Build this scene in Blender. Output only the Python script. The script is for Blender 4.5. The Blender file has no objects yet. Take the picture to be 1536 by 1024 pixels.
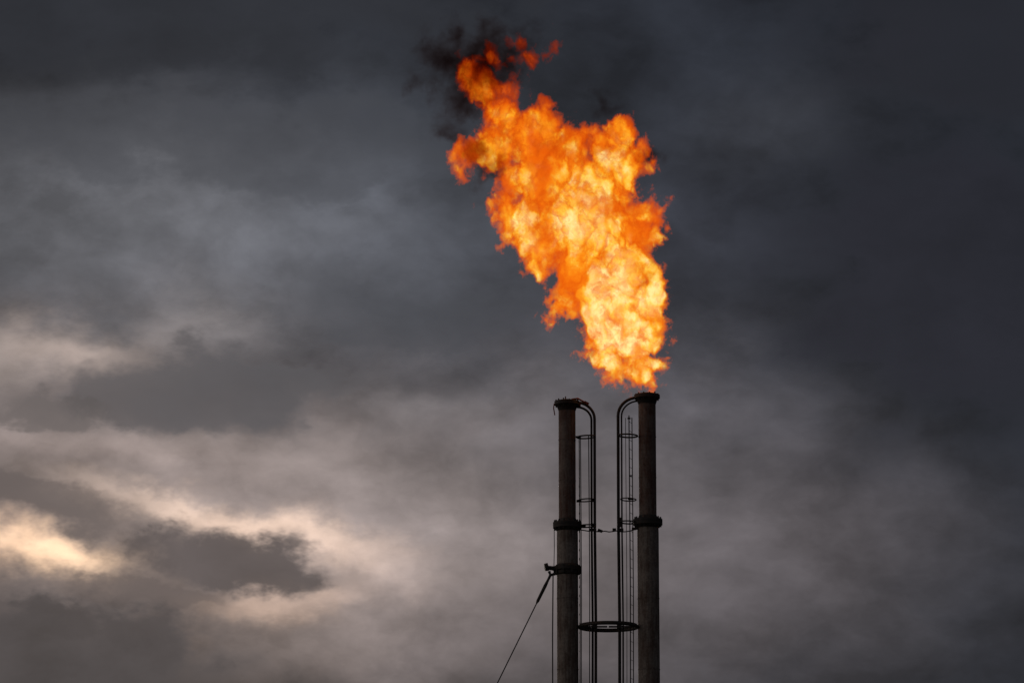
import bpy, bmesh, math, random
from mathutils import Vector, Matrix
random.seed(4)
scene = bpy.context.scene
scene.view_settings.view_transform = 'Standard'
scene.view_settings.look = 'None'
scene.view_settings.exposure = 0

# ------------------------------------------------------------ node helper
class NT:
    def __init__(s, tree): s.t = tree
    def n(s, typ, **props):
        nd = s.t.nodes.new(typ)
        for k, v in props.items(): setattr(nd, k, v)
        return nd
    def put(s, sock, v):
        if isinstance(v, bpy.types.NodeSocket): s.t.links.new(v, sock)
        elif v is not None: sock.default_value = v
    def m(s, op, a, b=None, c=None, clamp=False):
        nd = s.n('ShaderNodeMath', operation=op, use_clamp=clamp)
        s.put(nd.inputs[0], a); s.put(nd.inputs[1], b); s.put(nd.inputs[2], c)
        return nd.outputs[0]
    def v(s, op, a, b=None, c=None, scale=None):
        nd = s.n('ShaderNodeVectorMath', operation=op)
        s.put(nd.inputs[0], a); s.put(nd.inputs[1], b)
        if c is not None: s.put(nd.inputs[2], c)
        if scale is not None: s.put(nd.inputs['Scale'], scale)
        return nd.outputs['Value'] if op in ('LENGTH', 'DISTANCE', 'DOT_PRODUCT') else nd.outputs['Vector']
    def noise(s, vec, scale, detail=4, rough=.5, dist=0, lac=2.0):
        nd = s.n('ShaderNodeTexNoise')
        s.put(nd.inputs['Vector'], vec); nd.inputs['Scale'].default_value = scale
        nd.inputs['Detail'].default_value = detail; nd.inputs['Roughness'].default_value = rough
        nd.inputs['Distortion'].default_value = dist; nd.inputs['Lacunarity'].default_value = lac
        return nd.outputs[0], nd.outputs[1]
    def rng(s, x, a, b, c=0.0, d=1.0, smooth=False):
        nd = s.n('ShaderNodeMapRange')
        nd.interpolation_type = 'SMOOTHSTEP' if smooth else 'LINEAR'
        s.put(nd.inputs[0], x)
        for i, q in enumerate((a, b, c, d)): s.put(nd.inputs[i+1], q)
        return nd.outputs[0]
    def ramp(s, x, stops):
        nd = s.n('ShaderNodeValToRGB'); cr = nd.color_ramp
        while len(cr.elements) < len(stops): cr.elements.new(.5)
        for e, (p, c) in zip(cr.elements, stops): e.position = p; e.color = (*c, 1)
        s.put(nd.inputs[0], x); return nd.outputs[0]
    def mix(s, f, a, b):
        nd = s.n('ShaderNodeMix', data_type='RGBA')
        s.put(nd.inputs[0], f)
        s.put(nd.inputs[6], a if isinstance(a, bpy.types.NodeSocket) else (*a, 1))
        s.put(nd.inputs[7], b if isinstance(b, bpy.types.NodeSocket) else (*b, 1))
        return nd.outputs[2]

# ------------------------------------------------------------ materials
def steel(name, base, rust, rough=.7, streak=True):
    m = bpy.data.materials.new(name); m.use_nodes = True
    k = NT(m.node_tree); b = m.node_tree.nodes['Principled BSDF']
    tc = k.n('ShaderNodeTexCoord').outputs['Object']
    st = k.v('MULTIPLY', tc, (5, 5, .5))
    n1, _ = k.noise(st, 2.2, 6, .65)
    n2, _ = k.noise(tc, 1.3, 6, .7)
    n3, _ = k.noise(tc, 14, 4, .6)
    f = k.rng(k.m('ADD', k.m('MULTIPLY', n1, .55), k.m('MULTIPLY', n2, .45)), .42, .62, smooth=True)
    col = k.mix(f, base, rust)
    dk = k.rng(n3, .3, .7, .6, 1.15)
    col = k.v('SCALE', col, scale=dk)
    k.put(b.inputs['Base Color'], col)
    k.put(b.inputs['Roughness'], k.rng(n2, .3, .7, rough-.12, rough+.12))
    b.inputs['Metallic'].default_value = .25
    bp = k.n('ShaderNodeBump'); bp.inputs['Strength'].default_value = .35; bp.inputs['Distance'].default_value = .02
    k.put(bp.inputs['Height'], n3); k.put(b.inputs['Normal'], bp.outputs[0])
    return m
M_PIPE = steel('weathered_steel', (.27, .232, .205), (.14, .095, .075), .75)
M_UP = steel('scorched_steel', (.19, .145, .125), (.12, .055, .04), .75)
M_DARK = steel('sooty_steel', (.035, .032, .032), (.05, .032, .024))
M_WIRE = steel('wire_rope', (.03, .03, .03), (.03, .025, .02))

# ------------------------------------------------------------ mesh helpers
def link(ob, parent=None):
    scene.collection.objects.link(ob)
    if parent: ob.parent = parent
    return ob
def finish(bm, name, mat, parent=None, smooth=True):
    bmesh.ops.recalc_face_normals(bm, faces=bm.faces)
    me = bpy.data.meshes.new(name); bm.to_mesh(me); bm.free()
    if smooth:
        for p in me.polygons: p.use_smooth = True
        me.set_sharp_from_angle(angle=math.radians(40))
    me.materials.append(mat)
    return link(bpy.data.objects.new(name, me), parent)
def tube(bm, pts, r, n=10, closed=False):
    pts = [Vector(p) for p in pts]; N = len(pts); rings = []
    prev = None
    for i, p in enumerate(pts):
        a = pts[(i-1) % N] if (closed or i > 0) else p
        c = pts[(i+1) % N] if (closed or i < N-1) else p
        t = (c-a).normalized()
        if prev is None:
            up = Vector((0, 0, 1)) if abs(t.z) < .9 else Vector((0, 1, 0))
            u = t.cross(up).normalized()
        else:
            u = (prev - t*prev.dot(t)).normalized()
        prev = u; w = t.cross(u)
        rr = r[i] if isinstance(r, (list, tuple)) else r
        rings.append([bm.verts.new(p + (u*math.cos(2*math.pi*j/n)+w*math.sin(2*math.pi*j/n))*rr) for j in range(n)])
    for i in range(N if closed else N-1):
        A, B = rings[i], rings[(i+1) % N]
        for j in range(n): bm.faces.new((A[j], A[(j+1) % n], B[(j+1) % n], B[j]))
    if not closed:
        bm.faces.new(rings[0]); bm.faces.new(rings[-1])
def lathe(bm, x, y, prof, n=48, cap=True):
    rings = [[bm.verts.new((x+r*math.cos(2*math.pi*j/n), y+r*math.sin(2*math.pi*j/n), z)) for j in range(n)] for r, z in prof]
    for A, B in zip(rings, rings[1:]):
        for j in range(n): bm.faces.new((A[j], A[(j+1) % n], B[(j+1) % n], B[j]))
    if cap: bm.faces.new(rings[0]); bm.faces.new(rings[-1])
def box(bm, c, s, rot=None):
    mt = Matrix.Translation(c) @ (rot or Matrix()) @ Matrix.Diagonal((*s, 1))
    bmesh.ops.create_cube(bm, size=1, matrix=mt)
def circle(x, y, z, r, n=40, ry=None, tilt=0):
    return [(x+r*math.cos(2*math.pi*i/n), y+(ry or r)*math.sin(2*math.pi*i/n), z+tilt*math.cos(2*math.pi*i/n)) for i in range(n)]

# ------------------------------------------------------------ flare stacks
def make_stack(x, ztop, rt, rb, zfl, side, rust_top):
    e = bpy.data.objects.new('flare_stack', None); e.empty_display_size = 2; link(e)
    bm = bmesh.new()
    lathe(bm, x, 0, [(rb, .06), (rb, zfl-.42), (rb-.005, zfl-.2)], cap=False)
    for z in (4.2, 8.4, 12.6, 16.4, 18.7):
        tube(bm, circle(x, 0, z, rb+.002), .012, 6, True)
    finish(bm, 'lower_barrel', M_PIPE, e)
    bm = bmesh.new()
    lathe(bm, x, 0, [(rt, zfl+.02), (rt, ztop-.15), (rt, ztop), (rt-.03, ztop), (rt-.03, ztop-2.0)], cap=False)
    for z in (zfl+1.45, zfl+2.8): tube(bm, circle(x, 0, z, rt+.002), .01, 6, True)
    finish(bm, 'upper_barrel', M_UP, e)
    bm = bmesh.new()
    R = rb+.125
    lathe(bm, x, 0, [(rb+.003, zfl-.21), (R-.05, zfl-.115), (R, zfl-.11), (R, zfl-.012), (rt, zfl-.012)], cap=False)
    lathe(bm, x, 0, [(rt+.002, zfl-.004), (R, zfl-.004), (R, zfl+.075), (R-.03, zfl+.085), (rt+.05, zfl+.10), (rt+.004, zfl+.2)], cap=False)
    for i in range(16):
        a = 2*math.pi*i/16+.1
        cx, cy = x+(R-.055)*math.cos(a), (R-.055)*math.sin(a)
        lathe(bm, cx, cy, [(.026, zfl-.17), (.026, zfl+.14+random.uniform(-.01, .015))], 6)
    finish(bm, 'mid_flange', M_DARK, e)
    bm = bmesh.new()
    R = rt+.14
    lathe(bm, x, 0, [(rt+.003, ztop-.34), (rt+.05, ztop-.2), (R-.03, ztop-.15), (R, ztop-.14), (R, ztop-.03), (R-.02, ztop-.015), (rt-.02, ztop+.02)], cap=False)
    for i in range(12):
        a = 2*math.pi*i/12+.2
        cx, cy = x+(R-.05)*math.cos(a), (R-.05)*math.sin(a)
        lathe(bm, cx, cy, [(.022, ztop-.2), (.022, ztop+random.uniform(.0, .04))], 6)
    finish(bm, 'tip_flange', M_DARK, e)
    bm = bmesh.new()
    lathe(bm, x, 0, [(rb+.35, .26), (rb+.35, .31), (rb+.003, .31)], cap=False)
    for i in range(8):
        a = 2*math.pi*i/8
        box(bm, (x+(rb+.14)*math.cos(a), (rb+.14)*math.sin(a), .5), (.26, .02, .38), Matrix.Rotation(a, 4, 'Z'))
    finish(bm, 'base_plate', M_DARK, e)
    return e

LX, RX = 1.80, 4.42
sL = make_stack(LX, 25.22, .278, .345, 21.12, 1, True)
bm = bmesh.new()
def riser(bm, x, y, zturn, xin, zin, r, bow=.0):
    pts = [(x, y, .05), (x+.01, y, 8), (x-.01, y, 14), (x+.012, y, 18), (x-.008, y, 21), (x, y, zturn-.3), (x, y, zturn)]
    n = 9
    w = xin-x; h = zin-zturn
    for i in range(1, n+1):
        a = math.pi/2*i/n
        pts.append((x+w*(1-math.cos(a)), y*(1-i/n*.7), zturn+h*math.sin(a)))
    tube(bm, pts, r, 10)
riser(bm, 2.70, .0, 24.62, 2.10, 25.17, .046)
riser(bm, 2.60, .10, 24.60, 2.12, 25.02, .036)
finish(bm, 'pilot_riser', M_DARK, sL)
bm = bmesh.new()
for (x, y, r) in ((2.20, .22, .016), (2.235, -.2, .014), (2.50, -.26, .016)):
    tube(bm, [(x, y, 0), (x+.02, y, 9), (x-.01, y, 15), (x+.015, y, 19), (x, y, 24.0)], r, 6)
z = .5
while z < 24:
    tube(bm, [(2.19, .22, z), (2.19, -.2, z)], .012, 6); z += .3
finish(bm, 'ladder', M_DARK, sL)
bm = bmesh.new()
for z, rr, t in ((24.02, .30, .026), (21.93, .27, .022), (21.08, .29, .024), (14.5, .3, .024), (11, .3, .024), (7.5, .3, .024), (4, .3, .024)):
    tube(bm, circle(2.42, 0, z, rr, 36, .28, .015), t, 8, True)
box(bm, (2.18, 0, 21.9), (.16, .1, .07)); box(bm, (2.66, 0, 21.93), (.13, .14, .1))
box(bm, (2.25, 0, 21.06), (.3, .12, .06)); box(bm, (2.66, .02, 21.1), (.16, .15, .12))
box(bm, (2.16, 0, 24.02), (.16, .1, .05))
finish(bm, 'cage_hoops', M_DARK, sL)
bm = bmesh.new()
lathe(bm, LX+.005, 0, [(.35, 19.47), (.405, 19.50), (.41, 19.60), (.45, 19.63), (.45, 19.74), (.40, 19.78), (.35, 19.82)], cap=False)
for i in range(10):
    a = 2*math.pi*i/10
    box(bm, (LX+.42*math.cos(a), .42*math.sin(a), 19.64), (.07, .05, .26), Matrix.Rotation(a, 4, 'Z'))
tube(bm, [(1.42, -.1, 19.66), (1.28, -.13, 19.68), (1.10, -.15, 19.69)], [.085, .07, .075], 12)
tube(bm, [(1.17, -.15, 19.72), (1.06, -.16, 19.70)], [.13, .12], 14)
tube(bm, [(1.40, -.1, 19.50), (1.25, -.13, 19.45), (1.2, -.14, 19.58)], .05, 8)
tube(bm, [(2.2, 0, 19.66), (2.26, 0, 19.66)], .07, 8)
finish(bm, 'guy_clamp', M_DARK, sL)
bm = bmesh.new()
tube(bm, [(1.38, -.12, 25.1), (1.36, -.12, 24.95), (1.40, -.12, 24.72)], .018, 6)
tube(bm, [(1.75, -.2, 25.2), (1.75, -.2, 25.33)], .02, 6)
tube(bm, [(1.95, -.25, 25.22), (2.15, -.2, 25.26), (2.36, -.12, 25.16), (2.48, -.1, 25.10)], .03, 8)
box(bm, (2.44, -.1, 25.13), (.16, .08, .07), Matrix.Rotation(.5, 4, 'Y'))
box(bm, (2.15, 0, 25.1), (.2, .16, .12))
finish(bm, 'igniter', steel('red_tinted_steel', (.30, .06, .035), (.12, .035, .02)), sL)  # red base colour over all igniter parts, mottled darker
bm = bmesh.new()
tube(bm, [(1.37, -.1, 21.0), (1.375, -.1, 20.4), (1.36, -.1, 19.75)], .012, 6)
tube(bm, [(1.33, -.12, 19.45), (1.31, -.12, 17.5), (1.31, -.12, 12), (1.33, -.12, 0)], .02, 6)
finish(bm, 'conduit', M_DARK, sL)

sR = make_stack(RX, 25.44, .285, .35, 21.22, -1, False)
bm = bmesh.new()
riser(bm, 3.47, .0, 24.72, 4.12, 25.33, .05)
riser(bm, 3.585, .08, 24.72, 4.14, 25.22, .028)
finish(bm, 'pilot_riser', M_DARK, sR)
bm = bmesh.new()
for (x, y, r) in ((3.82, -.2, .018), (3.93, .2, .016), (3.72, .25, .010)):
    tube(bm, [(x, y, 0), (x+.015, y, 9), (x-.012, y, 15), (x+.01, y, 19), (x, y, 24.7)], r, 6)
z = .5
while z < 24.6:
    tube(bm, [(3.82, -.2, z), (3.93, .2, z)], .007, 6); z += .3
finish(bm, 'ladder', M_DARK, sR)
bm = bmesh.new()
for z, rr, t in ((24.06, .31, .028), (21.95, .25, .02), (21.2, .3, .024), (14.5, .3, .024), (11, .3, .024), (7.5, .3, .024), (4, .3, .024)):
    tube(bm, circle(3.79, 0, z, rr, 36, .3, -.012), t, 8, True)
box(bm, (3.50, 0, 21.2), (.16, .15, .3)); box(bm, (4.05, 0, 21.22), (.2, .1, .05))
box(bm, (3.86, -.2, 21.93), (.18, .06, .05)); box(bm, (3.87, -.2, 22.7), (.12, .05, .04)); box(bm, (3.82, -.2, 24.6), (.1, .05, .05))
finish(bm, 'cage_hoops', M_DARK, sR)
bm = bmesh.new()
pts = [(2.2, -.15, 20.93)]
for i in range(1, 14):
    t = i/14; pts.append((2.2+1.9*t, -.15, 20.93-.06*math.sin(math.pi*t)+random.uniform(-.025, .03)))
pts.append((4.1, -.15, 20.96)); tube(bm, pts, .02, 6)
box(bm, (2.86, -.15, 20.9), (.16, .05, .09), Matrix.Rotation(.4, 4, 'Y')); box(bm, (3.32, -.15, 20.93), (.12, .05, .1))
box(bm, (2.62, -.13, 20.93), (.24, .08, .09)); box(bm, (3.52, -.13, 20.93), (.2, .08, .1)); box(bm, (4.0, -.1, 20.98), (.22, .1, .06))
finish(bm, 'tie_cable', M_DARK, sR)
bm = bmesh.new()
tube(bm, circle(3.11, 0, 17.78, .95, 56), .05, 10, True)
tube(bm, circle(3.11, 0, 17.84, .93, 56), .02, 6, True)
box(bm, (2.63, 0, 17.79), (.9, .07, .05)); box(bm, (3.6, 0, 17.79), (.95, .07, .05))
box(bm, (3.47, 0, 17.8), (.16, .2, .14)); box(bm, (2.66, 0, 17.8), (.14, .16, .1))
finish(bm, 'bracing_ring', M_DARK, sR)

ge = bpy.data.objects.new('guy_wire', None); link(ge)
A = Vector((1.27, -.14, 19.5)); D = (Vector((-.49, -.14, 15.96))-A); B = A + D*(19.4/3.54)
def gp(t, sag=.35): p = A.lerp(B, t); p.z -= sag*4*t*(1-t)*.25; return p
bm = bmesh.new(); tube(bm, [gp(i/30) for i in range(31)], .021, 6); finish(bm, 'rope', M_WIRE, ge)
bm = bmesh.new(); tube(bm, [gp(.0), gp(.01), gp(.02), gp(.045), gp(.05)], [.05, .04, .055, .05, .02], 8); finish(bm, 'turnbuckle', M_DARK, ge)
bm = bmesh.new(); lathe(bm, B.x, B.y, [(.35, -.02), (.35, .3), (.2, .45)], 16); finish(bm, 'anchor_block', M_DARK, ge)

# ------------------------------------------------------------ ground and pad
m = bpy.data.materials.new('gravel_soil'); m.use_nodes = True
k = NT(m.node_tree); b = m.node_tree.nodes['Principled BSDF']
tc = k.n('ShaderNodeTexCoord').outputs['Object']
n1, _ = k.noise(tc, .05, 6, .6); n2, _ = k.noise(tc, 6, 5, .7)
k.put(b.inputs['Base Color'], k.v('SCALE', k.mix(k.rng(n1, .35, .65), (.07, .06, .045), (.045, .055, .028)), scale=k.rng(n2, .3, .7, .6, 1.3)))
b.inputs['Roughness'].default_value = .95
bm = bmesh.new(); bmesh.ops.create_grid(bm, x_segments=40, y_segments=40, size=6000); finish(bm, 'ground', m)
m2 = bpy.data.materials.new('concrete'); m2.use_nodes = True
k = NT(m2.node_tree); b = m2.node_tree.nodes['Principled BSDF']
tc = k.n('ShaderNodeTexCoord').outputs['Object']; n1, _ = k.noise(tc, 1.5, 6, .65)
k.put(b.inputs['Base Color'], k.mix(n1, (.22, .21, .19), (.34, .33, .31))); b.inputs['Roughness'].default_value = .9
bm = bmesh.new(); box(bm, (3.1, 0, .125), (6, 3.4, .27)); bmesh.ops.bevel(bm, geom=bm.edges[:], offset=.03, segments=2); finish(bm, 'concrete_pad', m2)

# ------------------------------------------------------------ volumes (real 3-D voxel grids)
def ico_mesh(name, lobes, mat):
    bm = bmesh.new()
    for (x, y, z, r) in lobes:
        bmesh.ops.create_icosphere(bm, subdivisions=1, radius=r, matrix=Matrix.Translation((x, y, z)))
    me = bpy.data.meshes.new(name); bm.to_mesh(me); bm.free(); me.materials.append(mat); return me
def volume_object(name, lobes, mat, vox, pad, fieldfn):
    ob = bpy.data.objects.new(name, ico_mesh(name, lobes, mat)); link(ob)
    mn = [min(l[i]-l[3] for l in lobes)-pad for i in range(3)]
    mx = [max(l[i]+l[3] for l in lobes)+pad for i in range(3)]
    ng = bpy.data.node_groups.new(name+'_field', 'GeometryNodeTree')
    ng.interface.new_socket('Geometry', in_out='INPUT', socket_type='NodeSocketGeometry')
    ng.interface.new_socket('Geometry', in_out='OUTPUT', socket_type='NodeSocketGeometry')
    k = NT(ng); out = k.n('NodeGroupOutput'); k.n('NodeGroupInput')
    vc = k.n('GeometryNodeVolumeCube')
    vc.inputs['Min'].default_value = mn; vc.inputs['Max'].default_value = mx
    for i, a in enumerate('XYZ'):
        vc.inputs['Resolution '+a].default_value = int((mx[i]-mn[i])/vox)
    pos = k.n('GeometryNodeInputPosition').outputs[0]
    k.put(vc.inputs['Density'], fieldfn(k, pos, lobes))
    sm = k.n('GeometryNodeSetMaterial'); k.put(sm.inputs['Geometry'], vc.outputs[0]); sm.inputs['Material'].default_value = mat
    k.put(out.inputs[0], sm.outputs[0])
    md = ob.modifiers.new('volume', 'NODES'); md.node_group = ng
    return ob
def union(k, p, lobes, sm=.35):
    acc = None
    for (x, y, z, r) in lobes:
        d = k.m('SUBTRACT', r, k.v('DISTANCE', p, (x, y, z)))
        acc = d if acc is None else k.m('SMOOTH_MAX', acc, d, sm)
    return acc

FL = [(3.0,0,26.45,.42),(3.1,-.1,26.0,.34),(3.6,0,25.72,.34),(4.5,.1,26.5,.52),(4.65,0,25.9,.30),(4.1,-.1,26.1,.5),(3.5,-.1,26.4,.6),(3.05,.1,27.3,.88),(4.15,-.1,27.4,.95),
 (4.32,.1,28.45,.93),(3.25,-.2,28.6,1.15),(1.75,.1,28.6,.70),(1.35,-.1,28.25,.36),(2.46,.1,29.73,1.25),(3.67,-.2,29.73,1.05),(1.0,-.2,30.18,.85),
 (3.9,.2,30.98,1.0),(2.25,-.3,31.09,1.55),(.45,.1,31.2,.95),(-.25,-.2,31.66,.65),(4.4,-.1,31.5,.68),(2.92,.2,32.45,1.15),
 (1.15,-.2,32.68,1.35),(.04,.2,32.79,.75),(3.5,-.1,33.4,.92),(3.65,.3,34.1,.78),(1.93,.1,33.75,.95),(.71,-.1,34.1,1.05),
 (-.51,.2,33.82,.85),(-1.45,-.1,33.55,.6),(-1.7,-.1,33.0,.3),(1.04,.1,34.85,.52),(-.4,-.1,34.97,.72),(-.84,.1,35.9,.66),(-.07,0,35.9,.48),
 (-1.5,.1,36.3,.45),(-.73,-.1,36.75,.42),(.04,.1,36.7,.36),(.3,.1,37.3,.28),(.65,.1,36.9,.28),(1.0,0,37.0,.28),(1.4,0,37.25,.27)]
def flame_field(k, pos, lobes):
    q = k.v('MULTIPLY', pos, (1, 1, .8))
    _, c1 = k.noise(q, .8, 2, .5)
    _, c2 = k.noise(q, 2.4, 5, .64)
    w = k.v('ADD', k.v('SCALE', k.v('SUBTRACT', c1, (.5, .5, .5)), scale=.7), k.v('SCALE', k.v('SUBTRACT', c2, (.5, .5, .5)), scale=.72))
    p = k.v('ADD', pos, w)
    d = union(k, p, lobes, .14)
    q2 = k.v('ADD', q, k.v('SCALE', w, scale=.8))
    n1, _ = k.noise(q2, .95, 4, .5, 0, 2.1)
    b1 = k.m('ABSOLUTE', k.m('SUBTRACT', n1, .5))
    n2, _ = k.noise(q2, 2.6, 5, .68, .2, 2.1)
    b2 = k.m('ABSOLUTE', k.m('SUBTRACT', n2, .5))
    d = k.m('ADD', d, k.m('MULTIPLY_ADD', b1, 3.2, -.27))
    dh = k.m('ADD', d, k.m('MULTIPLY', b2, .4))
    d = k.m('ADD', d, k.m('MULTIPLY_ADD', b2, 2.0, -.15))
    # internal heat: broad hot and cool pockets, stretched hot filaments
    _, c3 = k.noise(pos, .6, 2, .5)
    w3 = k.v('ADD', k.v('SCALE', k.v('SUBTRACT', c3, (.5, .5, .5)), scale=2.2), k.v('SCALE', w, scale=1.15))
    q3 = k.v('MULTIPLY', k.v('ADD', pos, w3), (1.0, 1.0, .42))
    n3, _ = k.noise(q3, .75, 3, .5)
    n4, _ = k.noise(q3, 1.3, 6, .6, .6)
    ridge = k.m('SUBTRACT', 1, k.m('MULTIPLY', k.m('ABSOLUTE', k.m('SUBTRACT', n4, .5)), 6.5), clamp=True)
    g = k.m('MULTIPLY', k.rng(n3, .38, .58, .06, 1.3, True), k.m('MULTIPLY_ADD', ridge, 1.45, .22))
    heat = k.m('MULTIPLY', k.m('MINIMUM', k.m('MAXIMUM', k.m('SUBTRACT', dh, .10), 0), 1.0), g)
    # soft skin (0..0.15) carries opacity, anything above carries heat
    return k.m('ADD', k.m('MINIMUM', k.m('MAXIMUM', d, 0), .15), k.m('MULTIPLY', heat, k.rng(d, 0, .1)))
mf = bpy.data.materials.new('burning_gas'); mf.use_nodes = True
mf.node_tree.nodes.clear(); k = NT(mf.node_tree)
out = k.n('ShaderNodeOutputMaterial')
at = k.n('ShaderNodeAttribute'); at.attribute_name = 'density'; f = at.outputs['Fac']
z = k.n('ShaderNodeSeparateXYZ'); k.put(z.inputs[0], k.n('ShaderNodeTexCoord').outputs['Object']); zz = z.outputs[2]
hot = k.rng(zz, 28, 36.5, 1.9, .32)
T = k.m('ADD', k.m('MULTIPLY', k.m('MAXIMUM', k.m('SUBTRACT', f, .12), 0), hot), k.rng(zz, 27, 34.5, .15, .085))
T = k.m('ADD', T, k.rng(zz, 34.8, 36.6, 0, -.08))
col = k.ramp(T, [(0, (.16, .012, .001)), (.07, (.50, .045, .002)), (.15, (.86, .115, .003)), (.25, (1.0, .225, .006)), (.42, (1.06, .43, .016)), (.66, (1.12, .74, .09)), (1, (1.2, 1.0, .42))])
sig = k.m('ADD', k.rng(f, 0, .11, 0, 3.2, True), k.rng(f, .2, .6, 0, 4.5, True))
ab = k.n('ShaderNodeVolumeAbsorption'); ab.inputs['Color'].default_value = (0, 0, 0, 1); k.put(ab.inputs['Density'], sig)
em = k.n('ShaderNodeEmission'); k.put(em.inputs['Color'], col); k.put(em.inputs['Strength'], sig)
ad = k.n('ShaderNodeAddShader'); k.put(ad.inputs[0], ab.outputs[0]); k.put(ad.inputs[1], em.outputs[0])
k.put(out.inputs['Volume'], ad.outputs[0])
mf.cycles.volume_step_rate = 1.8
volume_object('gas_flame', FL, mf, .037, .35, flame_field)

SM = [(-1.5,-.8,36.5,.8),(-2.2,-.2,36.7,.6),(-2.6,0,37.2,.42),(-2.0,0,37.6,.45),(-.7,-1.1,36.5,.8),(-.1,-1.1,36.4,.5),(-.7,-1.1,35.9,.6),(-2.0,0,35.7,.5),(-1.8,-.3,34.9,.48),
      (-1.2,-.9,35.4,.6),(-1.9,0,34.2,.4),(-.95,-.8,32.9,.42),(-1.0,-.8,33.4,.42),(-2.8,0,36.4,.35),(-.6,-.2,37.6,.4),(.4,-.1,37.6,.25),(3.2,.3,35.2,.35),(4.5,.2,33.4,.3)]
def smoke_field(k, pos, lobes):
    _, c1 = k.noise(pos, .6, 2, .55); _, c2 = k.noise(pos, 1.8, 4, .62)
    w = k.v('ADD', k.v('SCALE', k.v('SUBTRACT', c1, (.5, .5, .5)), scale=.8), k.v('SCALE', k.v('SUBTRACT', c2, (.5, .5, .5)), scale=1.3))
    p = k.v('ADD', pos, w); d = union(k, p, lobes, .4)
    n1, _ = k.noise(k.v('ADD', pos, w), 1.6, 5, .62)
    return k.m('MAXIMUM', k.m('ADD', d, k.m('MULTIPLY_ADD', n1, 3.8, -1.78)), 0)
ms = bpy.data.materials.new('soot_smoke'); ms.use_nodes = True
ms.node_tree.nodes.clear(); k = NT(ms.node_tree)
out = k.n('ShaderNodeOutputMaterial')
at = k.n('ShaderNodeAttribute'); at.attribute_name = 'density'
ab = k.n('ShaderNodeVolumeAbsorption'); ab.inputs['Color'].default_value = (.42, .20, .14, 1)
k.put(ab.inputs['Density'], k.rng(at.outputs['Fac'], 0, .9, 0, 2.3))
k.put(out.inputs['Volume'], ab.outputs[0])
ms.cycles.volume_step_rate = 2.0
volume_object('smoke_plume', SM, ms, .065, .5, smoke_field)

# ------------------------------------------------------------ world: overcast dusk sky
w = bpy.data.worlds.new('World'); scene.world = w; w.use_nodes = True
w.node_tree.nodes.clear(); k = NT(w.node_tree)
out = k.n('ShaderNodeOutputWorld'); bg = k.n('ShaderNodeBackground')
dirv = k.v('NORMALIZE', k.n('ShaderNodeTexCoord').outputs['Generated'])
sp = k.n('ShaderNodeSeparateXYZ'); k.put(sp.inputs[0], dirv)
az = k.m('MULTIPLY', k.m('ARCTAN2', sp.outputs[0], sp.outputs[1]), 57.2958)
el = k.m('MULTIPLY', k.m('ARCSINE', sp.outputs[2]), 57.2958)
flat = k.v('MULTIPLY', dirv, (1, 1, 1.6))
_, wc1 = k.noise(flat, 10, 2, .5); _, wc2 = k.noise(flat, 30, 5, .6)
warp = k.v('ADD', k.v('SCALE', k.v('SUBTRACT', wc1, (.5, .5, .5)), scale=1.6), k.v('SCALE', k.v('SUBTRACT', wc2, (.5, .5, .5)), scale=2.0))
cb = k.n('ShaderNodeCombineXYZ'); k.put(cb.inputs[0], az); k.put(cb.inputs[1], el)
ae = k.v('MULTIPLY', k.v('ADD', cb.outputs[0], warp), (1, 1, 0))
soft = k.v('MULTIPLY', k.v('ADD', cb.outputs[0], k.v('SCALE', warp, scale=.75)), (1, 1, 0))
def blob(vec, a, e, sa, se, tilt=0):
    q = k.v('SUBTRACT', vec, (a, e, 0))
    if tilt:
        t = math.radians(tilt)
        u = k.v('DOT_PRODUCT', q, (math.cos(t)/sa, math.sin(t)/sa, 0)); v_ = k.v('DOT_PRODUCT', q, (-math.sin(t)/se, math.cos(t)/se, 0))
        return k.m('EXPONENT', k.m('MULTIPLY', k.m('ADD', k.m('MULTIPLY', u, u), k.m('MULTIPLY', v_, v_)), -1))
    q = k.v('MULTIPLY', q, (1/sa, 1/se, 0))
    return k.m('EXPONENT', k.m('MULTIPLY', k.v('DOT_PRODUCT', q, q), -1))
n_big, _ = k.noise(flat, 14, 4, .5, .3)
n_mid, _ = k.noise(k.v('ADD', flat, k.v('SCALE', warp, scale=.008)), 38, 6, .57)
base = k.n('ShaderNodeRGB').outputs[0]; base.default_value = (.018, .021, .029, 1)
acc = base
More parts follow.
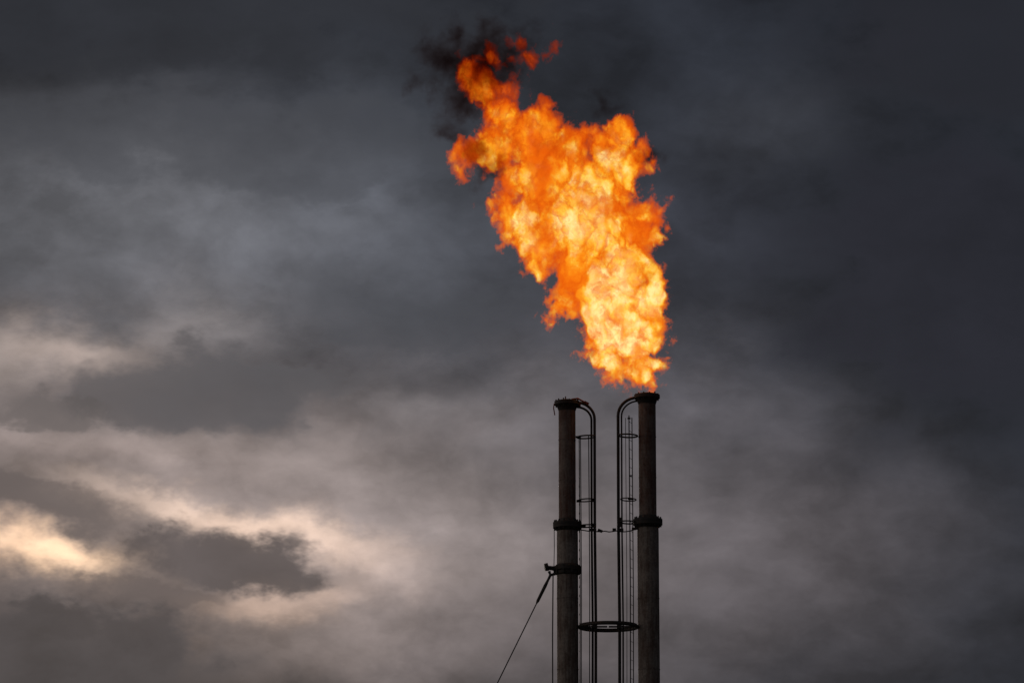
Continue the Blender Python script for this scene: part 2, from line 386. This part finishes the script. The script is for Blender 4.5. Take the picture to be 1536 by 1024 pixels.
glows = [(-6.2, 13.9, 4.0, 1.5, 0, (.108, .108, .116)), (-3, 12.6, 3.6, 1.8, 0, (.040, .041, .047)), (-1.4, 14.4, 2.6, 2.0, 0, (.016, .019, .024)),
 (-7.2, 10.8, 3.8, 1.4, 0, (.20, .163, .152)), (-6.7, 11.95, 1.3, .38, -8, (.25, .19, .155)), (-8.0, 11.8, .8, .4, 0, (.13, .105, .09)), (-4.9, 12.2, .9, .5, 0, (.09, .078, .073)),
 (-6.6, 10.45, 2.0, .35, -6, (.10, .075, .065)), (-4.3, 10.4, 2.4, .5, -8, (.10, .08, .072)),
 (-5.2, 8.8, 4.4, 1.4, 0, (.185, .143, .125)), (-7.1, 8.83, .85, .24, -5, (.92, .60, .35)), (-7.9, 8.95, .6, .3, 0, (.30, .19, .125)),
 (-6.0, 9.65, 1.2, .22, -14, (.20, .148, .115)), (-4.1, 9.22, 1.7, .22, -9, (.40, .275, .19)), (-2.7, 8.8, 1.0, .35, -15, (.23, .165, .13)),
 (-3.8, 8.05, 1.1, .25, 4, (.33, .22, .155)), (-3.3, 7.3, 1.7, .8, 0, (.10, .078, .068)),
 (-.9, 9.6, 3.0, 1.6, 0, (.150, .127, .122)), (-.4, 7.4, 3.0, 1.2, 0, (.075, .062, .06)), (-1.6, 11.0, 1.6, .4, 0, (.05, .045, .045)),
 (3.8, 8.7, 2.8, 1.5, 0, (.078, .067, .069)), (1.8, 10.9, 2.2, 1.1, 0, (.060, .055, .06)), (4.2, 15.4, 1.4, .7, 0, (.011, .011, .012)), (2.2, 13.5, 2.5, 1.5, 0, (.012, .012, .016))]
for (a, e, sa, se, tl, c) in glows:
    acc = k.v('MULTIPLY_ADD', k.v('SCALE', c, scale=blob(soft, a, e, sa, se, tl)), (1, 1, 1), acc)
acc = k.v('SCALE', acc, scale=k.rng(n_big, .3, .7, .75, 1.25))
acc = k.v('SCALE', acc, scale=k.rng(n_mid, .3, .7, .70, 1.30))
nz = k.m('MULTIPLY_ADD', n_mid, 1.6, -.8)
clouds = [(-4.5, 11.35, 2.2, .6, 0, (.083, .082, .091), .68), (-7.0, 11.1, .9, .28, -5, (.11, .098, .098), .6), (-4.7, 8.72, 1.6, .45, -8, (.094, .080, .081), .9),
 (-7.2, 7.3, 3.0, .8, 0, (.073, .066, .070), .85), (-7.6, 9.65, 1.6, .32, -10, (.105, .088, .086), .6), (-5.4, 8.2, 1.4, .25, -10, (.10, .082, .08), .55), (-4.6, 14.9, 4, .5, 0, (.052, .056, .067), .45), (6.8, 12.8, 2.4, 2.0, 0, (.020, .021, .030), .75), (7.2, 16.4, 2.4, 1.2, 0, (.019, .020, .027), .6),
 (-5, 17.0, 5, 1.1, 0, (.026, .029, .037), .75), (-1.8, 12.6, 1.6, .6, 0, (.05, .054, .064), .4)]
for (a, e, sa, se, tl, c, op) in clouds:
    s0 = blob(ae, a, e, sa, se, tl)
    s = k.m('ADD', s0, k.m('MULTIPLY', nz, k.rng(s0, .02, .3)))
    mk = k.m('MULTIPLY', k.rng(s, .12, .64, 0, 1, True), op)
    shade = k.v('SCALE', c, scale=k.rng(n_mid, .28, .72, 1.3, .74))
    acc = k.mix(mk, acc, shade)
# fill glow added to the unseen sky, west and behind viewer, brightening the stacks
west = k.rng(sp.outputs[0], -.25, -.95, 0, 1, True)
acc = k.v('ADD', acc, k.v('SCALE', (.32, .27, .235), scale=west))
acc = k.v('ADD', acc, k.v('SCALE', (.030, .029, .029), scale=k.rng(sp.outputs[1], .6, -.6, 0, 1, True)))
sky = k.n('ShaderNodeTexSky'); sky.sky_type = 'NISHITA'; sky.sun_disc = False
SUN_EL, SUN_AZ = math.radians(8.9), math.radians(-7)
sky.sun_elevation = SUN_EL; sky.sun_rotation = SUN_AZ
tot = k.v('ADD', acc, k.v('SCALE', sky.outputs[0], scale=.0003))
k.put(bg.inputs['Color'], tot); bg.inputs['Strength'].default_value = 1.0
k.put(out.inputs[0], bg.outputs[0])

sl = bpy.data.lights.new('sun', 'SUN'); sl.energy = .5; sl.angle = math.radians(14); sl.color = (1, .86, .72)
so = bpy.data.objects.new('sun', sl); link(so)
sd = Vector((math.sin(SUN_AZ)*math.cos(SUN_EL), math.cos(SUN_AZ)*math.cos(SUN_EL), math.sin(SUN_EL)))
so.rotation_euler = sd.to_track_quat('Z', 'Y').to_euler()

# ------------------------------------------------------------ camera
cam = bpy.data.cameras.new('camera'); co = bpy.data.objects.new('camera', cam); link(co)
co.location = (0, -120, 1.7); co.rotation_euler = (math.radians(102), 0, 0)
cam.sensor_width = 36; cam.lens = 18/(768/5600); cam.clip_end = 20000
scene.camera = co
